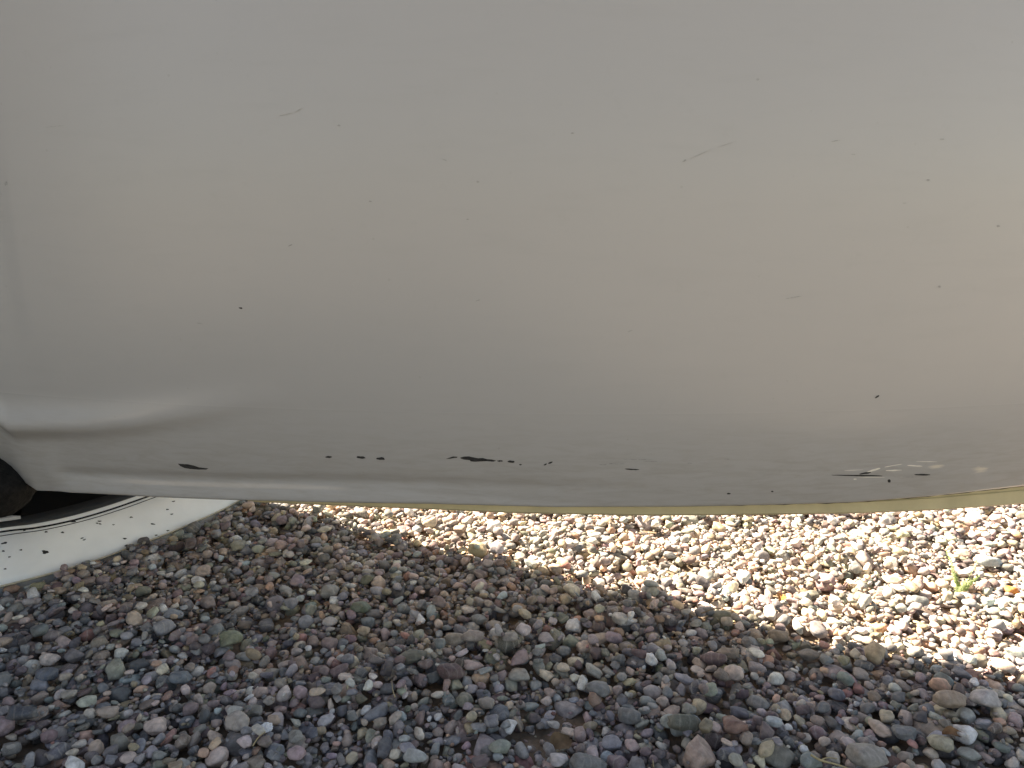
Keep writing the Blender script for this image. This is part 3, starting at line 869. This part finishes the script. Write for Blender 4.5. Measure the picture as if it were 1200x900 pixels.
for k, pxs in enumerate([[(950, 885), (962, 891), (980, 896), (1006, 899)], [(962, 891), (970, 888), (981, 889)]]):
    P = smooth_poly([lie(a, b, 0.007) for a, b in pxs], 14)
    o = tube('stem' if k == 0 else 'side_shoot', P, (lambda u: 0.0015 * (1 - 0.4 * u)) if k == 0 else (lambda u: 0.001 * (1 - 0.5 * u)), STRAW, 6)
    o.parent = tw; o.matrix_parent_inverse = Matrix.Translation(-Vector(tuple(p0)))
def leaf(px, py, lx, ly, ang, label, mat=LEAFDRY):
    c = lie(px, py, 0.006); k = proj(c)[2] / FPX
    V = []; F = []; nu, nv_ = 9, 5
    for i in range(nu):
        u = i / (nu - 1); wdt = math.sin(math.pi * min(1, u * 0.92 + 0.04)) ** 0.8
        for j in range(nv_):
            v_ = (j / (nv_ - 1) - 0.5) * 2
            x = (u - 0.5) * lx * k; y = v_ * wdt * ly * k * 0.9
            z = 0.004 * v_ * v_ + 0.004 * math.sin(u * 5) + random.uniform(-0.0006, 0.0006)
            V.append((x, y, z))
    for i in range(nu - 1):
        for j in range(nv_ - 1): F.append((i * nv_ + j, (i + 1) * nv_ + j, (i + 1) * nv_ + j + 1, i * nv_ + j + 1))
    m0 = len(V); V += [(x, y, z - 0.0004) for x, y, z in V]; F += [tuple(q + m0 for q in f[::-1]) for f in F]
    o = mesh('dead_leaf', V, F, mat, smooth=True)
    o.location = c; o.rotation_euler = (R(18), R(-6), R(ang))
    return tag(o, label, 'leaf')
leaf(657, 871, 30, 14, 35, 'dry brown curled leaf in the hollow at bottom centre')
leaf(1117, 857, 24, 7, -5, 'orange brown leaf scrap under the large tan pebble', simple('rusty_leaf', (0.24, 0.13, 0.07), 0.8, 0.2, 120, 0.3))
leaf(915, 700, 18, 7, 60, 'small rusty leaf standing in the sunlit gravel', simple('orange_leaf', (0.36, 0.17, 0.06), 0.8, 0.2, 120, 0.3))
# crumpled scrap
c = lie(312, 853, 0.004)
bm = bmesh.new(); bmesh.ops.create_icosphere(bm, subdivisions=3, radius=1)
for v in bm.verts:
    q = v.co.copy(); v.co = (q.x * 0.008 * (1 + 0.5 * mnoise.noise(q * 3)), q.y * 0.010 * (1 + 0.5 * mnoise.noise(q * 4 + Vector((3, 1, 2)))), q.z * 0.004 * (1 + 0.9 * mnoise.noise(q * 5)))
me = bpy.data.meshes.new('scrap'); bm.to_mesh(me); bm.free()
o = link('crumpled_scrap', me, PAPER); o.location = c
tag(o, 'tiny crumpled whitish scrap beside a yellowish straw', 'litter')

# green weed in the sunlit gravel
wp = lie(1126, 697, -0.012)
weed = bpy.data.objects.new('weed', None); scene.collection.objects.link(weed); weed.location = wp
tag(weed, 'small feathery green weed growing in the sunlit gravel', 'weed')
rw = random.Random(5)
def local_tube(name, P, rad, mat):
    o = tube(name, P, rad, mat, 5); o.parent = weed; return o
stems = []
for k in range(11):
    a = rw.uniform(-0.5, 1.0); l = (0.082, 0.045, 0.045, 0.04, 0.074, 0.035, 0.04, 0.03, 0.03, 0.035, 0.04)[k]
    dx, dy = (0.45, 0.1) if k == 0 else (0.6 * math.cos(k * 2.1) + 0.15, 0.6 * math.sin(k * 2.1))
    P = [np.array([dx * l * t ** 1.3, dy * l * t ** 1.3, l * t - 0.004]) for t in np.linspace(0, 1, 7)]
    stems.append(P); local_tube('stem', P, lambda u: 0.0006 * (1 - 0.6 * u), GREEN)
V = []; F = []
for P in stems:
    for t in range(1, 7):
        nlf = 34 if len(P) and P[-1][2] < 0.07 else 9
        for q in range(nlf):
            base = P[t - 1] + (P[t] - P[t - 1]) * rw.random()
            th = rw.uniform(0, 6.28); ln = rw.uniform(0.006, 0.014) * (1.15 - t / 8)
            dv = np.array([math.cos(th), math.sin(th), rw.uniform(0.2, 1.0)]); dv /= np.linalg.norm(dv)
            sd = np.cross(dv, [0, 0, 1]); sd /= np.linalg.norm(sd) + 1e-6
            wd = 0.00055
            i0 = len(V)
            V += [base - sd * wd * 0.4, base + dv * ln * 0.5 - sd * wd, base + dv * ln, base + dv * ln * 0.5 + sd * wd + np.array([0, 0, 0.0006])]
            F += [(i0, i0 + 1, i0 + 3), (i0 + 1, i0 + 2, i0 + 3)]
o = mesh('leaves', V, F, GREEN); o.parent = weed; o['kind'] = 'stuff'
